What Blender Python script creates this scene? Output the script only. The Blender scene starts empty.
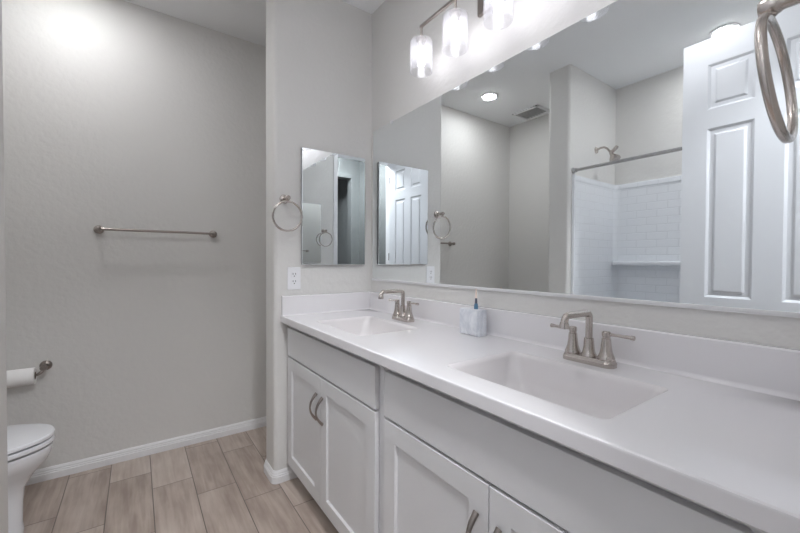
import bpy, bmesh, math, random
from mathutils import Matrix, Vector
random.seed(4)
PI = math.pi
scn = bpy.context.scene
COL = scn.collection

# ------------------------------------------------------------------ camera
cd = bpy.data.cameras.new('camera')
cam = bpy.data.objects.new('camera', cd); COL.objects.link(cam)
cd.sensor_fit = 'HORIZONTAL'; cd.sensor_width = 36.0; cd.lens = 371.676 / 800 * 36; cd.clip_start = 0.01
yaw, pitch, roll = 0.61704, -0.01582, 0.0045
Fv = Vector((-math.cos(yaw) * math.cos(pitch), math.sin(yaw) * math.cos(pitch), math.sin(pitch)))
Rv = Vector((math.sin(yaw), math.cos(yaw), 0)); Uv = Rv.cross(Fv)
R2 = Rv * math.cos(roll) + Uv * math.sin(roll); U2 = Uv * math.cos(roll) - Rv * math.sin(roll)
cam.matrix_world = Matrix(((R2.x, U2.x, -Fv.x, 1.9934), (R2.y, U2.y, -Fv.y, -1.1932), (R2.z, U2.z, -Fv.z, 1.1981), (0, 0, 0, 1)))
scn.camera = cam

# ------------------------------------------------------------------ world, exposure, lamp strengths
w = bpy.data.worlds.new('world'); scn.world = w; w.use_nodes = True
w.node_tree.nodes['Background'].inputs[0].default_value = (0.9, 0.95, 1, 1)
w.node_tree.nodes['Background'].inputs[1].default_value = 0.05
vs = scn.view_settings
vs.view_transform = 'Standard'; vs.look = 'None'; vs.gamma = 1.0; vs.use_curve_mapping = False
vs.exposure = 2.63
BULB = 3.0        # radiance of the vanity bulbs
CAN = 29.0        # radiance of the recessed lamps
MID_FILL = 29.0         # radiance of the added, unseen fill lamp in the middle of the room
HALL_FILL = 36.0        # power of the added fill lamp in the hallway
cy = scn.cycles
cy.max_bounces = 16; cy.diffuse_bounces = 8; cy.glossy_bounces = 8; cy.transmission_bounces = 8; cy.transparent_max_bounces = 24
cy.blur_glossy = 1.0; cy.sample_clamp_indirect = 6.0

# ------------------------------------------------------------------ room dimensions
H = 2.716; XW = -0.745; XE = 1.943; YS = -2.28
CT = 0.90

# ------------------------------------------------------------------ materials
def new_mat(name):
    m = bpy.data.materials.new(name); m.use_nodes = True
    nt = m.node_tree; b = nt.nodes['Principled BSDF']
    return m, nt, b

def mat(name, col, rough=0.5, metal=0.0, bump=None, var=None, spec=0.5, coat=0.0):
    """bump = (noise scale, strength, distance); var = (noise scale, amount) slight mottling of the colour"""
    m, nt, b = new_mat(name)
    b.inputs['Base Color'].default_value = (*col, 1)
    b.inputs['Roughness'].default_value = rough
    b.inputs['Metallic'].default_value = metal
    b.inputs['Specular IOR Level'].default_value = spec
    b.inputs['Coat Weight'].default_value = coat
    tc = nt.nodes.new('ShaderNodeTexCoord')
    if var:
        n = nt.nodes.new('ShaderNodeTexNoise'); n.inputs['Scale'].default_value = var[0]; n.inputs['Detail'].default_value = 3
        nt.links.new(tc.outputs['Object'], n.inputs['Vector'])
        r = nt.nodes.new('ShaderNodeMapRange')
        r.inputs['To Min'].default_value = 1 - var[1]; r.inputs['To Max'].default_value = 1 + var[1]
        nt.links.new(n.outputs['Fac'], r.inputs['Value'])
        v = nt.nodes.new('ShaderNodeVectorMath'); v.operation = 'SCALE'; v.inputs[0].default_value = col
        nt.links.new(r.outputs['Result'], v.inputs['Scale'])
        nt.links.new(v.outputs['Vector'], b.inputs['Base Color'])
    if bump:
        n = nt.nodes.new('ShaderNodeTexNoise'); n.inputs['Scale'].default_value = bump[0]; n.inputs['Detail'].default_value = 2
        nt.links.new(tc.outputs['Object'], n.inputs['Vector'])
        bp = nt.nodes.new('ShaderNodeBump'); bp.inputs['Strength'].default_value = bump[1]; bp.inputs['Distance'].default_value = bump[2]
        nt.links.new(n.outputs['Fac'], bp.inputs['Height']); nt.links.new(bp.outputs['Normal'], b.inputs['Normal'])
    return m

def emit_mat(name, col, strength):
    m, nt, b = new_mat(name)
    b.inputs['Base Color'].default_value = (0.8, 0.8, 0.8, 1)
    b.inputs['Emission Color'].default_value = (*col, 1); b.inputs['Emission Strength'].default_value = strength
    return m

M = {}
M['wall'] = mat('greige_wall_paint', (0.70, 0.69, 0.672), 0.55, bump=(38, 0.5, 0.004), var=(3, 0.012), spec=0.3)
M['ceiling'] = mat('ceiling_paint', (0.86, 0.87, 0.88), 0.8, bump=(45, 0.2, 0.004), spec=0.2)
M['trim'] = mat('white_trim_paint', (0.80, 0.80, 0.81), 0.35, var=(4, 0.01))
M['door'] = mat('white_door_paint', (0.72, 0.735, 0.765), 0.38, bump=(60, 0.04, 0.001))
M['cabinet'] = mat('white_cabinet_paint', (0.69, 0.69, 0.70), 0.38, var=(3, 0.012))
M['hall_dimmed'] = mat('hall_paint_dimmed', (0.17, 0.18, 0.178), 0.6, bump=(45, 0.2, 0.004), spec=0.3)  # hallway colour darkened to offset the light of the added lamp there
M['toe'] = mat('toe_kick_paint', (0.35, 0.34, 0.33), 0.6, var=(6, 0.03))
M['marble'] = mat('cultured_marble', (0.78, 0.765, 0.78), 0.16, var=(5, 0.01), coat=0.3)
M['basin'] = mat('cultured_marble_basin', (0.725, 0.70, 0.705), 0.18, var=(5, 0.01), coat=0.3)
M['porcelain'] = mat('porcelain', (0.84, 0.85, 0.88), 0.12, var=(3, 0.006), coat=0.4)
M['acrylic'] = mat('white_acrylic', (0.82, 0.84, 0.87), 0.2, var=(3, 0.006))
M['nickel'] = mat('brushed_nickel', (0.56, 0.51, 0.475), 0.27, 1.0, bump=(220, 0.03, 0.0004))
M['dark_nickel'] = mat('dark_nickel', (0.36, 0.32, 0.295), 0.32, 1.0, bump=(220, 0.03, 0.0004))
M['chrome'] = mat('chrome', (0.62, 0.62, 0.62), 0.12, 1.0, bump=(100, 0.01, 0.0002))
M['alu'] = mat('aluminium_channel', (0.82, 0.82, 0.83), 0.3, 1.0, bump=(100, 0.01, 0.0002))
M['cab_side'] = mat('grey_steel_side', (0.23, 0.23, 0.24), 0.4, 0.6, var=(10, 0.03))
M['mirror'] = mat('mirror_silver', (0.885, 0.915, 0.925), 0.0, 1.0)
M['plastic'] = mat('white_plastic', (0.84, 0.84, 0.86), 0.3, var=(6, 0.006))
M['slot'] = mat('dark_slot', (0.03, 0.03, 0.035), 0.6, var=(10, 0.02))
M['vent_dark'] = mat('vent_cavity', (0.42, 0.42, 0.42), 0.8, var=(10, 0.02))
M['paper'] = mat('toilet_paper', (0.88, 0.87, 0.86), 0.9, bump=(160, 0.15, 0.001))
M['card'] = mat('cardboard_core', (0.28, 0.22, 0.17), 0.9, var=(30, 0.05))
M['bulb'] = emit_mat('lit_bulb', (0.97, 0.96, 1.0), BULB)
M['lens_fill'] = emit_mat('fill_lens_middle', (0.98, 0.975, 1.0), MID_FILL)
M['lens'] = emit_mat('lit_lens', (0.98, 0.985, 1.0), CAN)
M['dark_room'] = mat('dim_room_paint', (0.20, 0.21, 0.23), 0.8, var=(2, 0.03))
M['brush_blue'] = mat('blue_plastic', (0.10, 0.22, 0.34), 0.35, var=(20, 0.03))
M['brush_dark'] = mat('slate_plastic', (0.10, 0.11, 0.15), 0.4, var=(20, 0.03))
M['brush_tip'] = mat('peach_bristle', (0.88, 0.74, 0.66), 0.8, var=(60, 0.05))

def veined():
    m, nt, b = new_mat('grey_veined_marble')
    tc = nt.nodes.new('ShaderNodeTexCoord')
    n = nt.nodes.new('ShaderNodeTexNoise'); n.inputs['Scale'].default_value = 14; n.inputs['Detail'].default_value = 6; n.inputs['Distortion'].default_value = 1.6
    r = nt.nodes.new('ShaderNodeValToRGB')
    r.color_ramp.elements[0].position = 0.36; r.color_ramp.elements[0].color = (0.62, 0.645, 0.70, 1)
    r.color_ramp.elements[1].position = 0.60; r.color_ramp.elements[1].color = (0.80, 0.82, 0.86, 1)
    nt.links.new(tc.outputs['Object'], n.inputs['Vector']); nt.links.new(n.outputs['Fac'], r.inputs['Fac'])
    nt.links.new(r.outputs['Color'], b.inputs['Base Color']); b.inputs['Roughness'].default_value = 0.3
    return m
M['veined'] = veined()

def glass():
    m, nt, b = new_mat('clear_ribbed_glass')
    out = nt.nodes['Material Output']; nt.nodes.remove(b)
    t = nt.nodes.new('ShaderNodeBsdfTransparent'); t.inputs[0].default_value = (0.97, 0.97, 0.98, 1)
    g = nt.nodes.new('ShaderNodeBsdfGlossy'); g.inputs['Roughness'].default_value = 0.08
    d = nt.nodes.new('ShaderNodeBsdfTranslucent'); d.inputs[0].default_value = (0.9, 0.9, 0.93, 1)
    tc = nt.nodes.new('ShaderNodeTexCoord')
    v = nt.nodes.new('ShaderNodeTexVoronoi'); v.inputs['Scale'].default_value = 90
    nt.links.new(tc.outputs['Object'], v.inputs['Vector'])
    bp = nt.nodes.new('ShaderNodeBump'); bp.inputs['Strength'].default_value = 0.3; bp.inputs['Distance'].default_value = 0.002
    nt.links.new(v.outputs['Distance'], bp.inputs['Height'])
    lw = nt.nodes.new('ShaderNodeLayerWeight'); lw.inputs['Blend'].default_value = 0.5
    pw = nt.nodes.new('ShaderNodeMath'); pw.operation = 'POWER'; pw.inputs[1].default_value = 3.5; nt.links.new(lw.outputs['Facing'], pw.inputs[0])
    f = nt.nodes.new('ShaderNodeMath'); f.operation = 'MULTIPLY_ADD'; f.inputs[1].default_value = 0.35; f.inputs[2].default_value = 0.03; nt.links.new(pw.outputs[0], f.inputs[0])
    nt.links.new(bp.outputs['Normal'], lw.inputs['Normal']); nt.links.new(bp.outputs['Normal'], g.inputs['Normal'])
    mx = nt.nodes.new('ShaderNodeMixShader'); mx2 = nt.nodes.new('ShaderNodeMixShader'); mx2.inputs[0].default_value = 0.12
    nt.links.new(t.outputs[0], mx2.inputs[1]); nt.links.new(d.outputs[0], mx2.inputs[2])
    nt.links.new(f.outputs[0], mx.inputs[0]); nt.links.new(mx2.outputs[0], mx.inputs[1]); nt.links.new(g.outputs[0], mx.inputs[2])
    nt.links.new(mx.outputs[0], out.inputs[0])
    return m
M['glass'] = glass()

def plank_floor():
    """wood-look tiles 0.558 x 0.185 m laid along X in a one-third stagger"""
    m, nt, b = new_mat('wood_look_tile')
    N = nt.nodes; L = nt.links
    def mth(op, a, c=None, d=None):
        n = N.new('ShaderNodeMath'); n.operation = op
        for i, v in enumerate((a, c, d)):
            if v is None: continue
            if isinstance(v, (int, float)): n.inputs[i].default_value = v
            else: L.new(v, n.inputs[i])
        return n.outputs[0]
    tc = N.new('ShaderNodeTexCoord'); sp = N.new('ShaderNodeSeparateXYZ'); L.new(tc.outputs['Object'], sp.inputs[0])
    x, y = sp.outputs[0], sp.outputs[1]
    W_, L_ = 0.1851, 0.558
    ry = mth('DIVIDE', mth('ADD', y, 1.502), W_)
    k = mth('FLOOR', ry); fy = mth('SUBTRACT', ry, k)
    rx = mth('DIVIDE', mth('SUBTRACT', mth('ADD', x, 0.133), mth('MULTIPLY', k, L_ / 3)), L_)
    j = mth('FLOOR', rx); fx = mth('SUBTRACT', rx, j)
    ey = mth('MULTIPLY', mth('MINIMUM', fy, mth('SUBTRACT', 1, fy)), W_)
    ex = mth('MULTIPLY', mth('MINIMUM', fx, mth('SUBTRACT', 1, fx)), L_)
    e = mth('MINIMUM', ex, ey)
    tile = N.new('ShaderNodeMapRange'); tile.inputs['From Min'].default_value = 0.0012; tile.inputs['From Max'].default_value = 0.0026
    L.new(e, tile.inputs['Value'])
    cb = N.new('ShaderNodeCombineXYZ'); L.new(k, cb.inputs[0]); L.new(j, cb.inputs[1])
    wn = N.new('ShaderNodeTexWhiteNoise'); wn.noise_dimensions = '3D'; L.new(cb.outputs[0], wn.inputs['Vector'])
    # grain, shifted per tile
    gv = N.new('ShaderNodeCombineXYZ')
    L.new(mth('ADD', mth('MULTIPLY', x, 1.6), mth('MULTIPLY', wn.outputs['Value'], 40)), gv.inputs[0])
    L.new(mth('MULTIPLY', y, 22), gv.inputs[1])
    g1 = N.new('ShaderNodeTexNoise'); g1.inputs['Scale'].default_value = 2.2; g1.inputs['Detail'].default_value = 6; g1.inputs['Distortion'].default_value = 0.6
    L.new(gv.outputs[0], g1.inputs['Vector'])
    bv = N.new('ShaderNodeCombineXYZ')
    L.new(mth('ADD', mth('MULTIPLY', x, 3), mth('MULTIPLY', wn.outputs['Value'], 17)), bv.inputs[0]); L.new(mth('MULTIPLY', y, 9), bv.inputs[1])
    g2 = N.new('ShaderNodeTexNoise'); g2.inputs['Scale'].default_value = 1.3; g2.inputs['Detail'].default_value = 3
    L.new(bv.outputs[0], g2.inputs['Vector'])
    f = mth('ADD', mth('ADD', mth('MULTIPLY', g1.outputs['Fac'], 0.45), mth('MULTIPLY', g2.outputs['Fac'], 0.6)), mth('MULTIPLY', mth('SUBTRACT', wn.outputs['Value'], 0.5), 0.22))
    r = N.new('ShaderNodeValToRGB'); cr = r.color_ramp
    cr.elements[0].position = 0.30; cr.elements[0].color = (0.315, 0.25, 0.21, 1)
    cr.elements[1].position = 0.75; cr.elements[1].color = (0.575, 0.505, 0.45, 1)
    e_ = cr.elements.new(0.5); e_.color = (0.44, 0.365, 0.315, 1)
    L.new(f, r.inputs['Fac'])
    mx = N.new('ShaderNodeMix'); mx.data_type = 'RGBA'
    L.new(tile.outputs[0], mx.inputs['Factor']); mx.inputs['A'].default_value = (0.15, 0.125, 0.11, 1); L.new(r.outputs[0], mx.inputs['B'])
    L.new(mx.outputs['Result'], b.inputs['Base Color'])
    b.inputs['Roughness'].default_value = 0.42
    bp = N.new('ShaderNodeBump'); bp.inputs['Strength'].default_value = 0.5; bp.inputs['Distance'].default_value = 0.002
    L.new(tile.outputs[0], bp.inputs['Height']); L.new(bp.outputs['Normal'], b.inputs['Normal'])
    return m
M['floor'] = plank_floor()

def tile_panel():
    """moulded white surround with a shallow subway-tile relief"""
    m, nt, b = new_mat('moulded_tile_surround')
    N = nt.nodes; L = nt.links
    tc = N.new('ShaderNodeTexCoord'); sp = N.new('ShaderNodeSeparateXYZ'); L.new(tc.outputs['Object'], sp.inputs[0])
    ad = N.new('ShaderNodeMath'); ad.operation = 'SUBTRACT'; L.new(sp.outputs[0], ad.inputs[0]); L.new(sp.outputs[1], ad.inputs[1])
    cb = N.new('ShaderNodeCombineXYZ'); L.new(ad.outputs[0], cb.inputs[0]); L.new(sp.outputs[2], cb.inputs[1])
    br = N.new('ShaderNodeTexBrick'); L.new(cb.outputs[0], br.inputs['Vector'])
    br.inputs['Scale'].default_value = 1.0; br.inputs['Brick Width'].default_value = 0.15; br.inputs['Row Height'].default_value = 0.062
    br.inputs['Mortar Size'].default_value = 0.0035; br.inputs['Mortar Smooth'].default_value = 0.6
    br.inputs['Color1'].default_value = (0.82, 0.84, 0.87, 1); br.inputs['Color2'].default_value = (0.82, 0.84, 0.87, 1); br.inputs['Mortar'].default_value = (0.79, 0.81, 0.84, 1)
    # plain band at the top of the panel
    gt = N.new('ShaderNodeMath'); gt.operation = 'GREATER_THAN'; gt.inputs[1].default_value = 1.80; L.new(sp.outputs[2], gt.inputs[0])
    mx = N.new('ShaderNodeMix'); mx.data_type = 'RGBA'; L.new(gt.outputs[0], mx.inputs['Factor']); L.new(br.outputs['Color'], mx.inputs['A'])
    mx.inputs['B'].default_value = (0.82, 0.84, 0.87, 1)
    L.new(mx.outputs['Result'], b.inputs['Base Color'])
    bp = N.new('ShaderNodeBump'); bp.invert = True; bp.inputs['Strength'].default_value = 0.55; bp.inputs['Distance'].default_value = 0.002
    L.new(br.outputs['Fac'], bp.inputs['Height']); L.new(bp.outputs['Normal'], b.inputs['Normal'])
    b.inputs['Roughness'].default_value = 0.16
    return m
M['tile'] = tile_panel()

# ------------------------------------------------------------------ mesh helpers
def B(): return bmesh.new()

def add_box(bm, x0, x1, y0, y1, z0, z1, bev=0.0, seg=2):
    r = bmesh.ops.create_cube(bm, size=1.0)
    vs_ = r['verts']
    bmesh.ops.scale(bm, vec=(x1 - x0, y1 - y0, z1 - z0), verts=vs_)
    bmesh.ops.translate(bm, vec=((x0 + x1) / 2, (y0 + y1) / 2, (z0 + z1) / 2), verts=vs_)
    if bev > 0:
        es = list({e for v in vs_ for e in v.link_edges})
        bmesh.ops.bevel(bm, geom=es, offset=bev, segments=seg, profile=0.5, affect='EDGES')

def add_rings(bm, rings, cap0=True, cap1=True, closed=False):
    """rings: list of equally long loops of points, bridged in order"""
    R = [[bm.verts.new(p) for p in r] for r in rings]
    n = len(R[0]); m = len(R)
    for i in range(m if closed else m - 1):
        a, b = R[i], R[(i + 1) % m]
        for k in range(n):
            bm.faces.new((a[k], a[(k + 1) % n], b[(k + 1) % n], b[k]))
    if not closed:
        if cap0: bm.faces.new(list(reversed(R[0])))
        if cap1: bm.faces.new(R[-1])
    return R

def add_lathe(bm, prof, origin=(0, 0, 0), axis=(0, 0, 1), seg=24, cap0=True, cap1=True):
    """prof: (radius, distance along axis)"""
    q = Vector((0, 0, 1)).rotation_difference(Vector(axis).normalized()); o = Vector(origin)
    add_rings(bm, [[o + q @ Vector((r * math.cos(2 * PI * k / seg), r * math.sin(2 * PI * k / seg), t)) for k in range(seg)] for r, t in prof], cap0, cap1)

def add_tube(bm, pts, rad, seg=12, closed=False, flat=None):
    """tube along pts; rad a number or a list; flat = (normal, factor) squashes the section along a direction"""
    P = [Vector(p) for p in pts]; n = len(P)
    rings = []; prev = None
    for i in range(n):
        if closed: t = P[(i + 1) % n] - P[i - 1]
        elif i == 0: t = P[1] - P[0]
        elif i == n - 1: t = P[-1] - P[-2]
        else: t = (P[i + 1] - P[i]).normalized() + (P[i] - P[i - 1]).normalized()
        t.normalize()
        if prev is None:
            a = Vector((0, 0, 1)) if abs(t.z) < 0.9 else Vector((1, 0, 0))
            u = t.cross(a).normalized()
        else:
            u = (prev - t * prev.dot(t)).normalized()
        prev = u; v = t.cross(u)
        r = rad[i] if isinstance(rad, (list, tuple)) else rad
        ring = []
        for k in range(seg):
            d = u * (r * math.cos(2 * PI * k / seg)) + v * (r * math.sin(2 * PI * k / seg))
            if flat:
                nn = Vector(flat[0]); d = d - nn * d.dot(nn) * (1 - flat[1])
            ring.append(P[i] + d)
        rings.append(ring)
    add_rings(bm, rings, closed=closed)

def add_prism(bm, poly, z0, z1):
    """plan outline (x, y) raised from z0 to z1"""
    add_rings(bm, [[(x, y, z0) for x, y in poly], [(x, y, z1) for x, y in poly]])

def arc(cx, cy_, r, a0, a1, n=6):
    return [(cx + r * math.cos(math.radians(a0 + (a1 - a0) * i / n)), cy_ + r * math.sin(math.radians(a0 + (a1 - a0) * i / n))) for i in range(n + 1)]

def rrect(x0, x1, y0, y1, r, n=6):
    return arc(x1 - r, y1 - r, r, 0, 90, n) + arc(x0 + r, y1 - r, r, 90, 180, n) + arc(x0 + r, y0 + r, r, 180, 270, n) + arc(x1 - r, y0 + r, r, 270, 360, n)

def add_sweep(bm, path, prof):
    """prof (offset to the left of the path, z) swept along an open plan path"""
    P = [Vector(p) for p in path]; n = len(P); rings = []
    for i in range(n):
        d0 = (P[i] - P[i - 1]).normalized() if i else (P[1] - P[0]).normalized()
        d1 = (P[i + 1] - P[i]).normalized() if i < n - 1 else d0
        n0 = Vector((-d0.y, d0.x)); n1 = Vector((-d1.y, d1.x)); m = (n0 + n1).normalized(); m = m / max(0.3, m.dot(n0))
        rings.append([(P[i].x + m.x * o, P[i].y + m.y * o, z) for o, z in prof])
    add_rings(bm, rings)

ORG = {}
def obj(name, bm, m, parent=None, world=False, smooth=35):
    """link the bmesh as ONE object; world=True: the mesh is in room coordinates, shift it to the thing's own origin"""
    bmesh.ops.recalc_face_normals(bm, faces=bm.faces)
    if world and parent is not None: bmesh.ops.translate(bm, vec=-ORG[parent.name], verts=bm.verts)
    me = bpy.data.meshes.new(name); bm.to_mesh(me); bm.free()
    o = bpy.data.objects.new(name, me); COL.objects.link(o)
    me.materials.append(m)
    if smooth:
        me.polygons.foreach_set('use_smooth', [True] * len(me.polygons))
        try: me.set_sharp_from_angle(angle=math.radians(smooth))
        except Exception: pass
        wn = o.modifiers.new('weighted_normals', 'WEIGHTED_NORMAL'); wn.keep_sharp = True; wn.weight = 80
    if parent is not None:
        o.parent = parent; ORG[o.name] = ORG[parent.name].copy()
    else:
        ORG[o.name] = Vector((0, 0, 0))
    return o

def thing(name, label, cat, loc=(0, 0, 0), rotz=0, group=None):
    o = bpy.data.objects.new(name, None); COL.objects.link(o)
    o.location = loc; o.rotation_euler = (0, 0, rotz); o['label'] = label; o['category'] = cat
    o.empty_display_size = 0.05
    if group: o['group'] = group
    ORG[o.name] = Vector(loc)
    return o

def struct(name, bm, m, parent=None, smooth=35):
    o = obj(name, bm, m, parent, smooth=smooth)
    if parent is None: o['kind'] = 'structure'
    return o

def dup(root, loc, label, rotz=0):
    r = root.copy(); COL.objects.link(r); r.location = loc; r.rotation_euler = (0, 0, rotz); r['label'] = label
    def kids(a, b):
        for ch in list(a.children):
            if ch is b: continue
            c = ch.copy(); COL.objects.link(c); c.parent = b; kids(ch, c)
    kids(root, r)
    return r

# ------------------------------------------------------------------ the setting
SY = -0.598            # free end of the stub wall
ST = 0.165              # its thickness
PX0, PX1, PY = 0.216, 0.398, -1.547     # toilet partition
HX = 3.05; HY0 = -1.60; HY1 = 0.9       # hallway beyond the doorway
DY0, DY1, DZ = -1.445, -0.70, 2.43      # doorway in the east wall

bm = B(); add_box(bm, XW - .12, HX + 1.4, YS - .12, HY1 + .1, -0.1, 0); struct('floor', bm, M['floor'])
bm = B(); add_box(bm, XW - .12, HX + 1.4, YS - .12, HY1 + .1, H, H + .1); struct('ceiling', bm, M['ceiling'])
bm = B(); add_box(bm, XW - .12, XE + .12, 0, .12, 0, H); struct('wall_north', bm, M['wall'])
bm = B(); add_box(bm, XW - .12, XW, YS - .12, 0, 0, H); struct('wall_west', bm, M['wall'])
bm = B(); add_box(bm, XW, XE + .12, YS - .12, YS, 0, H); struct('wall_south', bm, M['wall'])
bm = B()
add_box(bm, XE, XE + .12, DY1, 0, 0, H)
add_box(bm, XE, XE + .12, YS, DY0, 0, H)
add_box(bm, XE, XE + .12, DY0, DY1, DZ, H)
struct('wall_east', bm, M['wall'])
r = 0.022
bm = B(); add_prism(bm, [(0, 0), (-ST, 0)] + arc(-ST + r, SY + r, r, 180, 270) + arc(-r, SY + r, r, 270, 360), 0, H); struct('wall_stub', bm, M['wall'])
bm = B(); add_prism(bm, [(PX0, YS), (PX1, YS)] + arc(PX1 - r, PY - r, r, 0, 90) + arc(PX0 + r, PY - r, r, 90, 180), 0, H); struct('wall_partition', bm, M['wall'])
# hallway and the dark room beyond it
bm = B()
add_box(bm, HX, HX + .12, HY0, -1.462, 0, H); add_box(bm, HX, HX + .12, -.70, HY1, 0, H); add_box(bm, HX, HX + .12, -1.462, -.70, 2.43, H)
struct('wall_hall_east', bm, M['hall_dimmed'])
bm = B(); add_box(bm, XE + .12, HX + 1.3, HY0 - .1, HY0, 0, H); struct('wall_hall_south', bm, M['hall_dimmed'])
bm = B(); add_box(bm, XE + .12, HX + .12, HY1, HY1 + .1, 0, H); add_box(bm, XE, XE + .12, .12, HY1 + .1, 0, H); struct('wall_hall_north', bm, M['hall_dimmed'])
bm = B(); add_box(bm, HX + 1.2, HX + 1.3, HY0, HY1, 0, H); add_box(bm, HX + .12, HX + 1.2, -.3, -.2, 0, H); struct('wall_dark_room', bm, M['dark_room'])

BP = [(0, 0.001), (.014, 0.001), (.014, .036), (.0108, .039), (.0108, .046), (.0080, .049), (.0080, .056), (.005, .063), (.003, .067), (0, .067)]
def baseboard(name, path):
    bm = B(); add_sweep(bm, path, BP); struct('baseboard_' + name, bm, M['trim'], smooth=20)
baseboard('stub', [(0.0, -.462)] + arc(-r, SY + r, r, 360, 270) + arc(-ST + r, SY + r, r, 270, 180) + [(-ST, -.015)])
baseboard('north', [(-ST - .001, 0), (XW + .001, 0)])
baseboard('west', [(XW, -.015), (XW, YS + .001)])
baseboard('south', [(XW + .015, YS), (PX0 - .015, YS)])
baseboard('partition', [(PX0, YS + .015)] + arc(PX0 + r, PY - r, r, 180, 90) + arc(PX1 - r, PY - r, r, 90, 0) + [(PX1, -1.578)])
baseboard('hall_east', [(HX, -.63), (HX, HY1 - .01)])
baseboard('hall_south', [(XE + .14, HY0), (HX - .015, HY0)])

def casing(name, x, sx, y0, y1, z, wd=.057, t=.010):
    """door casing on the face x of a wall, sx = the side it stands proud on"""
    bm = B(); a, b_ = sorted((x, x + sx * t))
    add_box(bm, a, b_, y0 - wd, y0, 0.001, z + wd, .004); add_box(bm, a, b_, y1, y1 + wd, 0.001, z + wd, .004); add_box(bm, a, b_, y0, y1, z, z + wd, .004)
    return struct(name, bm, M['trim'])
casing('trim_1', XE, -1, DY0, DY1, DZ, .05)
casing('trim_2', XE + .12, 1, DY0, DY1, DZ)
casing('trim_3', HX, -1, -1.462, -.70, 2.43).data.materials[0] = M['hall_dimmed']  # casing takes the darkened hallway colour in place of trim white
bm = B()
add_box(bm, XE + .001, XE + .119, DY1 - .003, DY1 + .0, 0.001, DZ); add_box(bm, XE + .001, XE + .119, DY0, DY0 + .003, 0.001, DZ); add_box(bm, XE + .001, XE + .119, DY0, DY1, DZ - .015, DZ)
struct('trim_4', bm, M['trim'])

# ---- the open six-panel door
def panel_door(x0, x1, y0, y1, z0, z1, xs, zs):
    bm = B(); t = (y0, y1)
    # stiles, mullion and rails
    add_box(bm, x0, xs[0][0], y0, y1, z0, z1); add_box(bm, xs[0][1], xs[1][0], y0, y1, z0, z1); add_box(bm, xs[1][1], x1, y0, y1, z0, z1)
    zz = [z0] + [v for p in zs for v in p] + [z1]
    for a, c in xs:
        for i in range(0, len(zz), 2): add_box(bm, a, c, y0, y1, zz[i], zz[i + 1])
        for z_a, z_b in zs:
            for y, s in ((y1, -1), (y0, 1)):
                loops = []
                for ins, dep in ((0, 0), (.006, .004), (.012, .009), (.030, .009), (.040, .002), (.046, .001)):
                    loops.append([(a + ins, y + s * dep, z_a + ins), (c - ins, y + s * dep, z_a + ins), (c - ins, y + s * dep, z_b - ins), (a + ins, y + s * dep, z_b - ins)])
                add_rings(bm, loops, cap0=False)
    return bm
DX0, DX1, DF = 1.173, 1.920, -1.400
bm = panel_door(DX0, DX1, DF - .035, DF, .012, 2.428, ((1.287, 1.482), (1.592, 1.792)), ((.235, .87), (1.003, 1.933), (2.038, 2.285)))
door = struct('door_1', bm, M['door'], smooth=20)
for y, s in ((DF, 1), (DF - .035, -1)):
    hx = DX0 + .065
    bm = B(); add_lathe(bm, [(.031, 0), (.031, .005), (.028, .008), (.012, .010), (.010, .032)], (hx, y, .93), (0, s, 0)); add_tube(bm, [(hx, y + s * .036, .93), (hx + .015, y + s * .039, .93), (hx + .06, y + s * .038, .929), (hx + .115, y + s * .034, .927)], [.009, .009, .0075, .006], 12); obj('door_handle', bm, M['nickel'], door)
for z in (.25, 1.2, 2.15):
    bm = B(); add_lathe(bm, [(.0045, 0), (.0045, .09)], (DX1 + .005, DF + .003, z), seg=12); obj('hinge', bm, M['nickel'], door)

# ------------------------------------------------------------------ ceiling fittings
def recessed(loc, label, lens='lens'):
    t = thing('recessed_light', label, 'ceiling light', loc, 0, 'recessed ceiling lights')
    bm = B(); add_lathe(bm, [(.056, -.0145), (.058, -.010), (.076, -.006), (.078, -.0005), (.056, -.0005)], cap0=False, cap1=False); obj('trim_ring', bm, M['trim'], t)
    bm = B(); add_lathe(bm, [(.057, -.0135), (.057, -.004)], seg=28); obj('lens', bm, M[lens], t)
    return t
rl = recessed((-.34, -1.475, H), 'round recessed ceiling light above the toilet corner near the towel bar wall')
recessed((1.25, -1.02, H), 'added round recessed fill light, out of view, in the middle of the room before the vanity', 'lens_fill')  # added to brighten the room, placed out of view
dup(rl, (1.215, -1.965, H), 'round recessed ceiling light above the tub behind the open door')

t = thing('air_vent', 'square white louvred air vent in the ceiling of the toilet alcove', 'vent', (-.345, -2.115, H))
bm = B()
for a in ((-.15, -.125, -.125, .125), (.125, .15, -.125, .125), (-.15, .15, -.125, -.10), (-.15, .15, .10, .125)): add_box(bm, *a, -.016, -.0005, .003)
obj('frame', bm, M['trim'], t)
bm = B(); add_box(bm, -.124, .124, -.099, .099, -.003, -.0006); obj('cavity', bm, M['vent_dark'], t)
for k in range(7):
    y = -.084 + k * .028
    bm = B(); add_rings(bm, [[(x, y + .007, -.0105), (x, y - .006, -.0035), (x, y - .008, -.0042), (x, y + .005, -.0115)] for x in (-.124, .124)]); obj('louvre', bm, M['trim'], t)

# added fill lamp on the hallway ceiling: a flush disc, behind the camera beyond the doorway
t = thing('hallway_fill_light', 'added round flush fill lamp on the hallway ceiling beyond the doorway', 'ceiling light', (2.50, -.95, H))
bm = B(); add_lathe(bm, [(.16, -.0005), (.16, -.02), (.155, -.03)], seg=32); obj('base', bm, M['trim'], t)
bm = B(); add_lathe(bm, [(.145, -.031), (.145, -.05), (.12, -.07), (.06, -.08)], seg=32); obj('diffuser', bm, emit_mat('fill_hall_diffuser', (.95, .965, 1.0), HALL_FILL), t)

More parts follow.
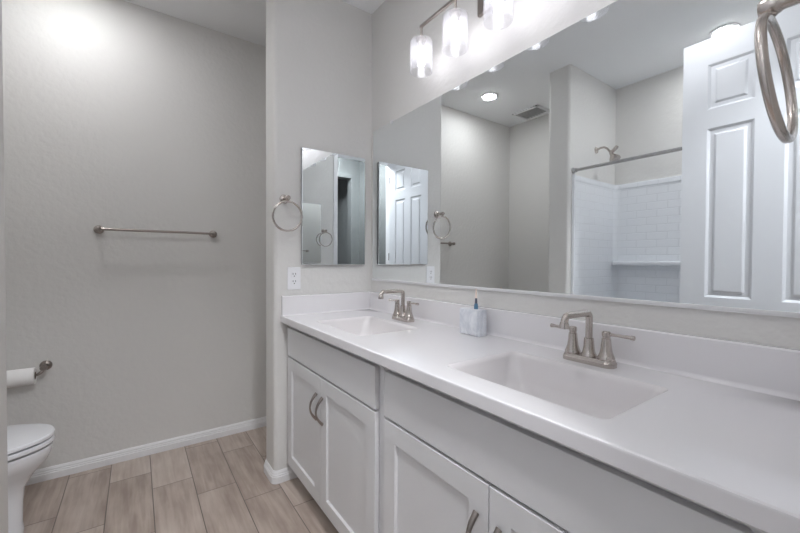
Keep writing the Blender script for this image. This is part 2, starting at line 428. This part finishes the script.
# ------------------------------------------------------------------ big wall mirror
t = thing('wall_mirror', 'large frameless wall mirror running the length of the vanity', 'mirror', (.9, 0, 1.08))
MX0, MX1, MZ0, MZ1 = .028, 1.93, 1.082, 1.9865
bm = B(); add_box(bm, MX0, MX1, -.006, -.0005, MZ0, MZ1, .001, 1); obj('mirror_glass', bm, M['mirror'], t, True, smooth=0)
bm = B(); add_box(bm, MX0 - .002, MX1 + .002, -.0095, -.0065, MZ0 - .003, MZ0 + .006, .0008); add_box(bm, MX0 - .002, MX1 + .002, -.0095, -.0004, MZ0 - .006, MZ0 - .0005, .0008); obj('bottom_channel', bm, M['trim'], t, True)
for x in (.231, 1.70):
    bm = B(); add_box(bm, x - .010, x + .010, -.0095, -.0065, MZ1 - .008, MZ1 + .006, .001); add_box(bm, x - .010, x + .010, -.0095, -.0005, MZ1 + .0005, MZ1 + .006, .001); obj('mirror_clip', bm, M['plastic'], t, True)

# ------------------------------------------------------------------ mirror cabinets on the two side walls
def mirror_cabinet(loc, label, rotz=0):
    """local: back at x = 0, facing +x, centred on y, z"""
    t = thing('mirror_cabinet', label, 'mirror', loc, rotz, 'small mirror cabinets')
    hw, hh = .198, .3215
    bm = B(); add_box(bm, .0005, .0145, -hw + .001, hw - .001, -hh + .001, hh - .001); obj('cabinet_body', bm, M['cab_side'], t)
    bm = B(); add_rings(bm, [[(x, -a, -b), (x, a, -b), (x, a, b), (x, -a, b)] for x, a, b in ((.015, hw, hh), (.0195, hw, hh), (.0205, hw - .002, hh - .002))]); obj('mirror_door', bm, M['mirror'], t, smooth=0)
    return t
mc = mirror_cabinet((0, -.254, 1.4945), 'small rectangular mirror cabinet on the stub wall beside the towel ring')
dup(mc, (XE, -.295, 1.4945), 'small rectangular mirror cabinet on the doorway wall at the near end of the vanity', PI)

# ------------------------------------------------------------------ towel rings
def towel_ring(loc, label, rotz=0):
    """local: wall at x = 0, facing +x; z = 0 at the post"""
    t = thing('towel_ring', label, 'towel ring', loc, rotz, 'brushed nickel towel rings')
    bm = B(); add_lathe(bm, [(.024, .0005), (.025, .004), (.023, .009), (.014, .012), (.0115, .016)], (0, 0, 0), (1, 0, 0)); obj('mount', bm, M['nickel'], t)
    bm = B(); add_lathe(bm, [(.0110, .014), (.0095, .022), (.0095, .056), (.012, .060), (.0125, .067), (.012, .075), (.009, .079)], (0, 0, 0), (1, 0, 0), 20)
    add_lathe(bm, [(.0065, -.006), (.0075, -.012), (.006, -.0135)], (.068, 0, 0), (0, 0, 1), 14); obj('post', bm, M['nickel'], t)
    bm = B(); tl = .105; add_tube(bm, [(.068 - math.sin(tl) * (.0765 - .0765 * math.cos(a)), .0765 * math.sin(a), -.0195 - math.cos(tl) * (.0765 - .0765 * math.cos(a))) for a in [2 * PI * k / 64 for k in range(64)]], .0055, 12, True); obj('ring', bm, M['nickel'], t)
    return t
tr = towel_ring((0, -.545, 1.524), 'brushed nickel towel ring on the stub wall left of the small mirror')
dup(tr, (XE, -.531, 1.525), 'brushed nickel towel ring close up at the top right, on the doorway wall', PI)

# ------------------------------------------------------------------ outlet
t = thing('wall_outlet', 'white electrical outlet plate on the stub wall below the small mirror', 'outlet', (0, -.491, 1.0985))
bm = B(); add_box(bm, .0005, .006, -.0365, .0365, -.061, .061, .0025); obj('cover_plate', bm, M['plastic'], t)
for z in (.020, -.020):
    bm = B(); add_prism(bm, rrect(-.0165, .0165, -.0165, .0165, .006), .0062, .0085)
    bmesh.ops.transform(bm, matrix=Matrix(((0, 0, 1, 0), (1, 0, 0, 0), (0, 1, 0, z), (0, 0, 0, 1))), verts=bm.verts)
    f = obj('receptacle', bm, M['plastic'], t)
    bm = B()
    add_box(bm, .0086, .0092, -.0085, -.0055, .0, .010); add_box(bm, .0086, .0092, .0055, .0085, .0, .010)
    add_lathe(bm, [(.0032, .0086), (.0032, .0092)], (0, 0, z * 0 - .0075), (1, 0, 0), 12); bmesh.ops.translate(bm, vec=(0, 0, z), verts=bm.verts)
    obj('slots', bm, M['slot'], f)

# ------------------------------------------------------------------ towel bar on the far wall
t = thing('towel_bar', 'long brushed nickel towel bar on the far grey wall', 'towel bar', (XW, -1.072, 1.368))
for y in (-.295, .295):
    bm = B(); add_lathe(bm, [(.023, .0005), (.024, .005), (.021, .010), (.012, .014), (.0105, .045), (.0135, .050), (.015, .060), (.0135, .070), (.008, .074)], (0, y, 0), (1, 0, 0)); obj('mount', bm, M['dark_nickel'], t)
bm = B(); add_tube(bm, [(.060, -.283, 0), (.060, .283, 0)], .0075, 14); obj('bar', bm, M['dark_nickel'], t)

# ------------------------------------------------------------------ toilet paper holder, roll
RY0, RY1, RX, RZ = -1.735, -1.625, XW + .075, .5915
t = thing('paper_holder', 'dark nickel toilet paper holder on the far wall above the toilet', 'toilet paper holder', (XW, -1.594, .625))
bm = B(); add_lathe(bm, [(.025, .0005), (.026, .005), (.022, .011), (.013, .015), (.011, .05), (.014, .056), (.016, .07), (.012, .082)], (0, 0, 0), (1, 0, 0)); obj('mount', bm, M['dark_nickel'], t)
bm = B(); add_tube(bm, [(XW + .066, -1.594, .620), (RX, -1.600, .608), (RX, -1.612, RZ + .006), (RX, -1.63, RZ), (RX, -1.745, RZ), (RX, -1.752, RZ + .003)], [.008, .008, .0075, .007, .007, .010], 12); obj('arm', bm, M['dark_nickel'], t, True)
t = thing('toilet_roll', 'white toilet paper roll hanging on the dark holder', 'toilet paper', (RX, (RY0 + RY1) / 2, RZ))
hl = (RY1 - RY0) / 2
bm = B(); add_rings(bm, [[(r_ * math.cos(2 * PI * k / 40), y_, r_ * math.sin(2 * PI * k / 40)) for k in range(40)] for r_, y_ in ((.0205, -hl), (.042, -hl), (.043, -hl + .002), (.043, hl - .002), (.042, hl), (.0205, hl))], closed=True); obj('paper', bm, M['paper'], t)
bm = B(); add_rings(bm, [[(r_ * math.cos(2 * PI * k / 32), y_, r_ * math.sin(2 * PI * k / 32)) for k in range(32)] for r_, y_ in ((.0185, -hl), (.0203, -hl), (.0203, hl), (.0185, hl))], closed=True); obj('cardboard_core', bm, M['card'], t)

# ------------------------------------------------------------------ toilet
TX = -.259
def egg(front, back, hw, z, n=40, dx=0.0):
    """egg-shaped plan loop: round blunt back, longer front (towards +y)"""
    yc = back + (front - back) * .42; pts = []
    for k in range(n):
        a = 2 * PI * k / n; c, s = math.cos(a), math.sin(a)
        L_ = (front - yc) if s > 0 else (yc - back)
        e = 1.0 if s > 0 else .72
        pts.append((dx + hw * math.copysign(abs(c) ** (.92 if s > 0 else .8), c), yc + L_ * math.copysign(abs(s) ** e, s), z))
    return pts
t = thing('toilet', 'white toilet with closed lid at the lower left edge', 'toilet', (TX, -1.85, 0))
G = dict(dx=TX)
bm = B(); add_rings(bm, [egg(-1.600, -2.20, .112, .001, **G), egg(-1.598, -2.20, .112, .03, **G), egg(-1.602, -2.19, .103, .06, **G), egg(-1.600, -2.17, .098, .15, **G), egg(-1.594, -2.15, .102, .21, **G), egg(-1.562, -2.12, .126, .265, **G), egg(-1.522, -2.10, .160, .31, **G), egg(-1.507, -2.09, .176, .345, **G), egg(-1.503, -2.085, .180, .370, **G), egg(-1.506, -2.085, .177, .377, **G), egg(-1.53, -2.06, .150, .378, **G), egg(-1.56, -2.03, .125, .35, **G), egg(-1.65, -1.93, .07, .22, **G)])
obj('bowl', bm, M['porcelain'], t, True)
bm = B(); add_rings(bm, [egg(-1.500, -2.035, .183, .388, **G), egg(-1.496, -2.038, .187, .393, **G), egg(-1.497, -2.038, .186, .404, **G), egg(-1.501, -2.033, .182, .408, **G), egg(-1.575, -1.95, .11, .408, **G), egg(-1.575, -1.95, .11, .388, **G)], closed=True)
obj('seat', bm, M['porcelain'], t, True)
bm = B(); add_rings(bm, [egg(-1.503, -2.04, .181, .4135, **G), egg(-1.496, -2.045, .187, .417, **G), egg(-1.496, -2.045, .187, .428, **G), egg(-1.501, -2.04, .182, .4335, **G), egg(-1.53, -2.01, .15, .437, **G), egg(-1.62, -1.93, .08, .439, **G)])
obj('lid', bm, M['porcelain'], t, True)
for s in (-1, 1):
    bm = B(); add_box(bm, TX + s * .075 - .018, TX + s * .075 + .018, -2.075, -2.048, .379, .43, .006); obj('lid_hinge', bm, M['porcelain'], t, True)
bm = B(); add_rings(bm, [[(x + TX, y, z) for x, y in rrect(-a, a, -2.262, b_, .035)] for z, a, b_ in ((.384, .175, -2.10), (.40, .195, -2.09), (.55, .205, -2.085), (.735, .21, -2.08))])
tank = obj('tank', bm, M['porcelain'], t, True)
bm = B(); add_rings(bm, [[(x + TX, y, z) for x, y in rrect(-a, a, -2.268, b_, .035)] for z, a, b_ in ((.736, .213, -2.078), (.740, .218, -2.072), (.762, .218, -2.072), (.772, .21, -2.08))]); obj('tank_lid', bm, M['porcelain'], t, True)
bm = B(); add_lathe(bm, [(.014, 0), (.014, .012)], (TX - .15, -2.083, .68), (0, 1, 0), 16); add_tube(bm, [(TX - .15, -2.066, .68), (TX - .11, -2.060, .676), (TX - .07, -2.058, .672)], [.007, .006, .006], 10); obj('flush_lever', bm, M['chrome'], tank, True)

# ------------------------------------------------------------------ vanity: two cabinet units
FY, DFY = -.516, -.535          # face frame, door faces
def arch_handle(bm, x, z0, z1, y):
    n = 14; h = (z1 - z0) / 2; zc = (z0 + z1) / 2; pts = []; rad = []
    for i in range(n + 1):
        a = -1 + 2 * i / n
        pts.append((x, y - .004 - .030 * (1 - a * a), zc + h * a)); rad.append(.0085 - .0030 * (1 - abs(a)))
    add_tube(bm, pts, rad, 12, flat=((0, 1, 0), .62))
def shaker(x0, x1, z0, z1):
    bm = B(); s = .062; y0, y1 = DFY, FY - .0006
    for a in ((x0, x0 + s, z0, z1), (x1 - s, x1, z0, z1)): add_box(bm, a[0], a[1], y0, y1, a[2], a[3], .0018)
    for a in ((z0, z0 + s), (z1 - s, z1)): add_box(bm, x0 + s - .002, x1 - s + .002, y0 + .0001, y1, a[0], a[1], .0018)
    add_box(bm, x0 + s - .004, x1 - s + .004, y0 + .0085, y1 - .002, z0 + s - .004, z1 - s + .004)
    # eased inner edge
    for (xa, xb, za, zb) in ((x0 + s, x0 + s + .005, z0 + s, z1 - s), (x1 - s - .005, x1 - s, z0 + s, z1 - s)):
        add_rings(bm, [[(xa if xa == x0 + s else xb, y0 + .002, z), (xb if xa == x0 + s else xa, y0 + .0086, z), (xa if xa == x0 + s else xb, y0 + .0086, z)] for z in (za, zb)])
    for zi, zo in ((z0 + s + .005, z0 + s), (z1 - s - .005, z1 - s)):
        add_rings(bm, [[(x, y0 + .002, zo), (x, y0 + .0086, zi), (x, y0 + .0086, zo)] for x in (x0 + s, x1 - s)])
    return bm
def vanity(x0, x1, dr, doors, label, xf=None):
    """carcass x0..x1; dr = false drawer front; doors = two (x0, x1, handle x)"""
    t = thing('vanity_cabinet', label, 'cabinet', ((x0 + x1) / 2, -.26, 0), 0, 'white vanity cabinets')
    bm = B(); zt = CT - .0375
    for a in (x0, x1 - .016): add_box(bm, a, a + .016, FY + .019, -.003, .095, zt)
    add_box(bm, x0 + .016, x1 - .016, FY + .019, -.003, .095, .111); add_box(bm, x0 + .016, x1 - .016, -.010, -.003, .111, zt)
    obj('carcass', bm, M['cabinet'], t, True)
    bm = B()
    add_box(bm, x0, dr[0] + .02, FY, FY + .0188, .095, zt, .001); add_box(bm, dr[1] - .02, x1, FY, FY + .0188, .095, zt, .001)
    for za, zb in ((.095, .13), (.665, .705), (.82, zt)): add_box(bm, dr[0] + .02, dr[1] - .02, FY + .0001, FY + .0187, za, zb)
    obj('face_frame', bm, M['cabinet'], t, True)
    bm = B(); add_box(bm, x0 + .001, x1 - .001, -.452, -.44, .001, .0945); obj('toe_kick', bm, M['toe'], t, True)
    bm = B(); add_box(bm, dr[0], dr[1], DFY, FY - .0006, .690, .838, .0025); obj('drawer_front', bm, M['cabinet'], t, True)
    for a, c, hx in doors:
        d = obj('door', shaker(a, c, .102, .681), M['cabinet'], t, True)
        bm = B(); arch_handle(bm, hx, .486, .602, DFY); obj('handle', bm, M['dark_nickel'], d, True)
    return t
vanity(.003, .9505, (.027, .922), ((.027, .4590, .428), (.4620, .922, .494)), 'white vanity cabinet by the stub wall, farther of the two')
vanity(.9535, 1.947, (.979, 1.865), ((.979, 1.4205, 1.388), (1.4235, 1.865, 1.456)), 'white vanity cabinet under the nearer sink, by the doorway')

# ------------------------------------------------------------------ countertop with two moulded basins
t = thing('vanity_countertop', 'long white countertop with two moulded sinks and backsplash', 'countertop', (.97, -.28, CT))
CX0, CX1, CY0, CY1, CB = .0015, XE - .0015, -.564, -.0015, CT - .037
SINKS = [(.270, .716, -.480, -.170), (1.207, 1.655, -.480, -.170)]
bm = B(); e = .006
def V(x, y, z): return bm.verts.new((x, y, z))
# top surface in cells, the two sink cells opened with rounded corners
xs = [CX0, SINKS[0][0] - .01, SINKS[0][1] + .01, SINKS[1][0] - .01, SINKS[1][1] + .01, CX1]
ys = [CY0 + e, SINKS[0][2] - .01, SINKS[0][3] + .01, CY1]
g = [[V(x, y, CT) for y in ys] for x in xs]
RIM = {}
for i in range(5):
    for jj in range(3):
        c = [g[i][jj], g[i + 1][jj], g[i + 1][jj + 1], g[i][jj + 1]]
        if jj == 1 and i in (1, 3):
            s = SINKS[0 if i == 1 else 1]; lp = rrect(*s, .022, 6); q = [V(x, y, CT) for x, y in lp]; RIM[i] = lp
            n = 7; cs = [c[2], c[3], c[0], c[1]]           # corners in the order of the arcs
            for a in range(4):
                seg = q[a * n:(a + 1) * n]
                for b_ in range(n - 1): bm.faces.new((cs[a], seg[b_ + 1], seg[b_]))
                nx = q[((a + 1) * n) % len(q)]
                bm.faces.new((cs[a], cs[(a + 1) % 4], nx, seg[-1]))
        else: bm.faces.new(c)
# front edge (eased), underside, ends
pf = [(CY0 + e, CT), (CY0 + e * .3, CT - e * .3), (CY0, CT - e), (CY0, CB + .004), (CY0 + .004, CB), (CY0 + .03, CB)]
rows = []
for (y, z) in pf: rows.append([V(x, y, z) for x in (CX0, CX1)])
for a, b_ in zip(rows, rows[1:]): bm.faces.new((a[0], a[1], b_[1], b_[0]))
for x in (CX0, CX1):
    bm.faces.new([V(x, y, z) for y, z in pf[:-1]] + [V(x, CY1, CB), V(x, CY1, CT)])
bmesh.ops.remove_doubles(bm, verts=bm.verts, dist=1e-5)
obj('slab', bm, M['marble'], t, True)
for i in (1, 3):
    s = SINKS[0 if i == 1 else 1]; bm = B(); loops = []
    for ins, dep, rad, tip in ((0, 0, .022, 0), (.0018, .0018, .022, 0), (.006, .006, .024, 0), (.010, .014, .03, 0), (.026, .075, .05, 0), (.036, .100, .06, 0), (.055, .114, .07, 0), (.10, .121, .05, 0), (.135, .124, .018, 0)):
        loops.append([(x, y, CT - dep) for x, y in rrect(s[0] + ins, s[1] - ins, s[2] + ins, s[3] - ins, rad, 6)])
    add_rings(bm, loops, cap0=False)
    b_ = obj('sink_basin', bm, M['basin'], t, True, smooth=60)
    bm = B(); add_lathe(bm, [(.022, .0), (.022, .002), (.016, .004), (.016, .007), (.004, .009)], ((s[0] + s[1]) / 2, (s[2] + s[3]) / 2, CT - .1235)); obj('drain', bm, M['nickel'], b_, True)
def splash(length, top=.106, th=.02, cove=.012):
    return [(0, 0.0002), (th + cove, 0.0002)] + [(th + cove - cove * math.sin(a), cove - cove * math.cos(a)) for a in [PI / 2 * k / 5 for k in range(1, 6)]] + [(th, top - .004), (th - .004, top), (0, top)]
bm = B(); add_rings(bm, [[(x, -.0015 - o, CT + z) for o, z in splash(0)] for x in (CX0, CX1)]); obj('backsplash', bm, M['marble'], t, True)
for x, sx in ((CX0, 1), (CX1, -1)):
    bm = B(); add_rings(bm, [[(x + sx * o, y, CT + z) for o, z in splash(0, cove=.008)] for y in (CY0 + .004, -.0215)]); obj('side_splash', bm, M['marble'], t, True)

# ------------------------------------------------------------------ faucets
def faucet(loc, label):
    t = thing('faucet', label, 'faucet', loc, 0, 'centre-set sink faucets')
    bm = B(); add_rings(bm, [[(x, y, z) for x, y in rrect(-a, a, -b_, b_, r_, 7)] for z, a, b_, r_ in ((.0005, .075, .0255, .020), (.012, .075, .0255, .020), (.015, .0725, .023, .018), (.019, .072, .0225, .018), (.021, .070, .0205, .016))]); obj('base_plate', bm, M['nickel'], t)
    # spout: flared column, squared gooseneck towards the sink (-y)
    bm = B(); add_lathe(bm, [(.0215, .0212), (.021, .026), (.0175, .032), (.0150, .045), (.0135, .066), (.0130, .069), (.0130, .073), (.0105, .074)], seg=24)
    za = .1475; r1 = .016; L_ = .131
    pts = [(0, 0, .071), (0, 0, .10), (0, 0, za - r1 - .004)] + [(0, -r1 + r1 * math.cos(a), za - r1 + r1 * math.sin(a)) for a in [PI / 2 * k / 6 for k in range(1, 7)]] + [(0, -.05, za + .001), (0, -L_ + .020, za + .001)] + [(0, -L_ + .020 - .020 * math.sin(a), za - .019 + .020 * math.cos(a)) for a in [PI / 2 * k / 6 for k in range(1, 7)]] + [(0, -L_, za - .022)]
    add_tube(bm, pts, .0099, 16)
    add_lathe(bm, [(.0128, za - .033), (.0130, za - .024), (.0112, za - .018), (.0101, za - .016)], (0, -L_, 0), seg=18); obj('spout', bm, M['nickel'], t)
    for s in (-1, 1):
        x = s * .0495
        bm = B(); add_lathe(bm, [(.0220, .0212), (.0222, .027), (.0195, .032), (.0155, .045), (.0130, .066), (.0120, .078), (.0120, .080), (.0103, .081), (.0103, .086), (.0115, .087), (.0115, .097), (.009, .100)], (x, 0, 0), seg=24); h = obj('handle', bm, M['nickel'], t)
        bm = B(); add_tube(bm, [(x + s * .009, 0, .0925), (x + s * .035, 0, .0925), (x + s * .062, 0, .0925), (x + s * .066, 0, .0925), (x + s * .073, 0, .0925)], [.0042, .0045, .0052, .0064, .0064], 12); obj('lever', bm, M['nickel'], h)
    return t
fa = faucet((1.426, -.107, CT), 'brushed nickel two-handle faucet at the nearer sink')
dup(fa, (.490, -.107, CT), 'brushed nickel two-handle faucet at the far sink')

# ------------------------------------------------------------------ marble holder and brush
t = thing('toothbrush_holder', 'small grey-veined marble block holder on the counter between the faucets', 'holder', (.94, -.082, CT))
bm = B()
pl = [(-.052, -.024), (.043, -.024), (.046, -.017), (.051, -.017), (.051, -.003), (.047, -.001), (.051, .002), (.053, .003), (.053, .020), (.050, .024), (-.046, .024), (-.049, .016), (-.053, .015), (-.053, -.016)]
hole = [(.022 + .009 * math.cos(2 * PI * k / 14), .0 + .009 * math.sin(2 * PI * k / 14)) for k in range(14)]
add_prism(bm, pl, .004, .104)
for x in (-.041, -.014, .014, .041): add_box(bm, x - .010, x + .010, -.021, .021, .0005, .0042, .0008, 1)
hb = obj('block', bm, M['veined'], t)
bm = B(); add_lathe(bm, [(.011, .1041), (.011, .1055), (.008, .1056)], (.016, 0, 0), seg=20); obj('rim', bm, M['veined'], t)
t = thing('brush', 'slim blue and dark brush with pale tip standing in the marble holder', 'brush', (.956, -.082, CT + .1058))
bm = B(); add_lathe(bm, [(.0085, 0), (.0085, .010), (.007, .020), (.0055, .022)], seg=16); obj('handle', bm, M['brush_blue'], t)
bm = B(); add_lathe(bm, [(.0055, .0222), (.0050, .034), (.0042, .043)], seg=16); obj('neck', bm, M['brush_dark'], t)
bm = B(); add_lathe(bm, [(.0042, .0432), (.0044, .058), (.0024, .080)], seg=14); obj('bristles', bm, M['brush_tip'], t)

# ------------------------------------------------------------------ vanity light over the mirror
LX = [.640, .863, 1.086, 1.309]; LY = -.118
t = thing('vanity_light', 'four-lamp nickel vanity light bar with clear cylinder glass shades over the mirror', 'wall light', (.9745, 0, 2.28))
bm = B(); add_box(bm, .889, 1.060, -.018, -.0005, 2.225, 2.345, .004); obj('back_plate', bm, M['dark_nickel'], t, True)
bm = B(); add_tube(bm, [(.9745, -.017, 2.285), (.9745, LY, 2.285)], .009, 14); obj('arm', bm, M['dark_nickel'], t, True)
bm = B(); add_box(bm, LX[0] - .008, LX[3] + .008, LY - .006, LY + .006, 2.270, 2.282, .002); obj('bar', bm, M['dark_nickel'], t, True)
for x in LX:
    bm = B(); add_lathe(bm, [(.006, 2.269), (.006, 2.222), (.024, 2.220), (.024, 2.212), (.017, 2.211), (.0165, 2.178), (.015, 2.177)], (x, LY, 0), seg=24); s = obj('socket', bm, M['nickel'], t, True)
    bm = B(); R_ = .053; zt, zb = 2.2105, 2.066
    prof = [(.020, zt), (.044, zt), (.050, zt - .0035), (R_, zt - .0105), (R_, zb + .0025), (R_ - .001, zb), (R_ - .003, zb), (R_ - .004, zb + .0025), (R_ - .004, zt - .0125), (.047, zt - .0065), (.043, zt - .0045), (.020, zt - .0045)]
    add_rings(bm, [[(x + a * math.cos(2 * PI * k / 40), LY + a * math.sin(2 * PI * k / 40), z) for k in range(40)] for a, z in prof], closed=True); obj('shade', bm, M['glass'], s, True)
    bm = B(); add_lathe(bm, [(.008, 2.1765), (.013, 2.170), (.016, 2.158), (.016, 2.108), (.012, 2.096), (.005, 2.090)], (x, LY, 0), seg=12); obj('bulb', bm, M['bulb'], s, True)

# ------------------------------------------------------------------ bath alcove
t = thing('bathtub', 'white bathtub in the alcove behind the open door', 'bathtub', (1.17, -1.92, 0))
bm = B(); a0, a1, b0, b1 = PX1 + .0015, XE - .0015, YS + .0015, -1.583
add_rings(bm, [[(x, y, z) for x, y in rrect(a0 + i_, a1 - i_, b0 + i_, b1 - i_, r_, 5)] for z, i_, r_ in ((.001, .0, .012), (.485, .0, .012), (.50, .006, .014), (.503, .02, .02), (.503, .065, .06), (.495, .075, .09), (.40, .095, .10), (.14, .13, .12), (.11, .17, .10), (.105, .24, .08))]); obj('shell', bm, M['acrylic'], t, True)
bm = B(); add_lathe(bm, [(.026, 0), (.026, .003), (.010, .004)], (a0 + .40, -1.93, .106)); obj('drain', bm, M['chrome'], t, True)
t = thing('tub_surround', 'white moulded subway-tile tub surround on the alcove walls', 'shower surround', (1.17, YS, .51))
bm = B(); z0, z1 = .510, 1.872
path = [(PX1 + .001, -1.600)] + arc(PX1 + .001 + .06, YS + .001 + .06, .06, 180, 270, 8) + arc(XE - .001 - .06, YS + .001 + .06, .06, 270, 360, 8) + [(XE - .001, -1.600)]
add_sweep(bm, path, [(0, z0), (.013, z0), (.013, z1 - .052), (.017, z1 - .046), (.021, z1 - .036), (.021, z1 - .012), (.016, z1 - .003), (.008, z1), (0, z1)]); obj('wall_panel', bm, M['tile'], t, True, smooth=40)
bm = B(); add_box(bm, PX1 + .03, XE - .03, YS + .0145, YS + .105, 1.165, 1.205, .014, 4); obj('shelf', bm, M['acrylic'], t, True)
for x, s in ((PX1 + .0005, 1), (XE - .0005, -1)):
    bm = B(); xa, xb = sorted((x, x + s * .024)); add_box(bm, xa, xb, -1.608, -1.586, z0, z1 + .002, .006, 3); obj('edge_flange', bm, M['acrylic'], t, True)
t = thing('shower_rod', 'straight dark metal shower rod across the tub alcove', 'shower rod', (1.17, -1.600, 1.905))
bm = B(); add_tube(bm, [(PX1 + .004, -1.600, 1.905), (XE - .004, -1.600, 1.905)], .0125, 16); obj('rod', bm, M['chrome'], t, True)
for x, s in ((PX1 + .0005, 1), (XE - .0005, -1)):
    bm = B(); add_lathe(bm, [(.024, 0), (.024, .006), (.018, .014), (.0165, .03)], (x, -1.600, 1.905), (s, 0, 0)); obj('end_flange', bm, M['chrome'], t, True)
t = thing('wall_shower', 'brushed nickel shower head on a curved arm above the tub surround', 'shower head', (PX1, -1.95, 2.125))
bm = B(); add_lathe(bm, [(.028, .0005), (.027, .005), (.014, .010), (.011, .012)], (0, 0, 0), (1, 0, 0)); obj('wall_flange', bm, M['nickel'], t)
bm = B(); add_tube(bm, [(.006, 0, 0), (.035, 0, .010), (.065, 0, .010), (.090, 0, -.008), (.110, 0, -.035), (.120, 0, -.052)], .0085, 12); obj('arm', bm, M['nickel'], t)
bm = B(); ax = Vector((.5, 0, -.866)); add_lathe(bm, [(.012, -.008), (.015, .004), (.014, .012), (.018, .018), (.034, .040), (.041, .055), (.042, .066), (.039, .070), (.010, .069)], (.121, 0, -.054), ax, 24); obj('spray_head', bm, M['nickel'], t)
bm = B(); add_tube(bm, [(.112, 0, -.050), (.138, 0, -.034), (.160, 0, -.016), (.168, 0, -.004)], [.015, .014, .015, .011], 12); obj('diverter', bm, M['nickel'], t)
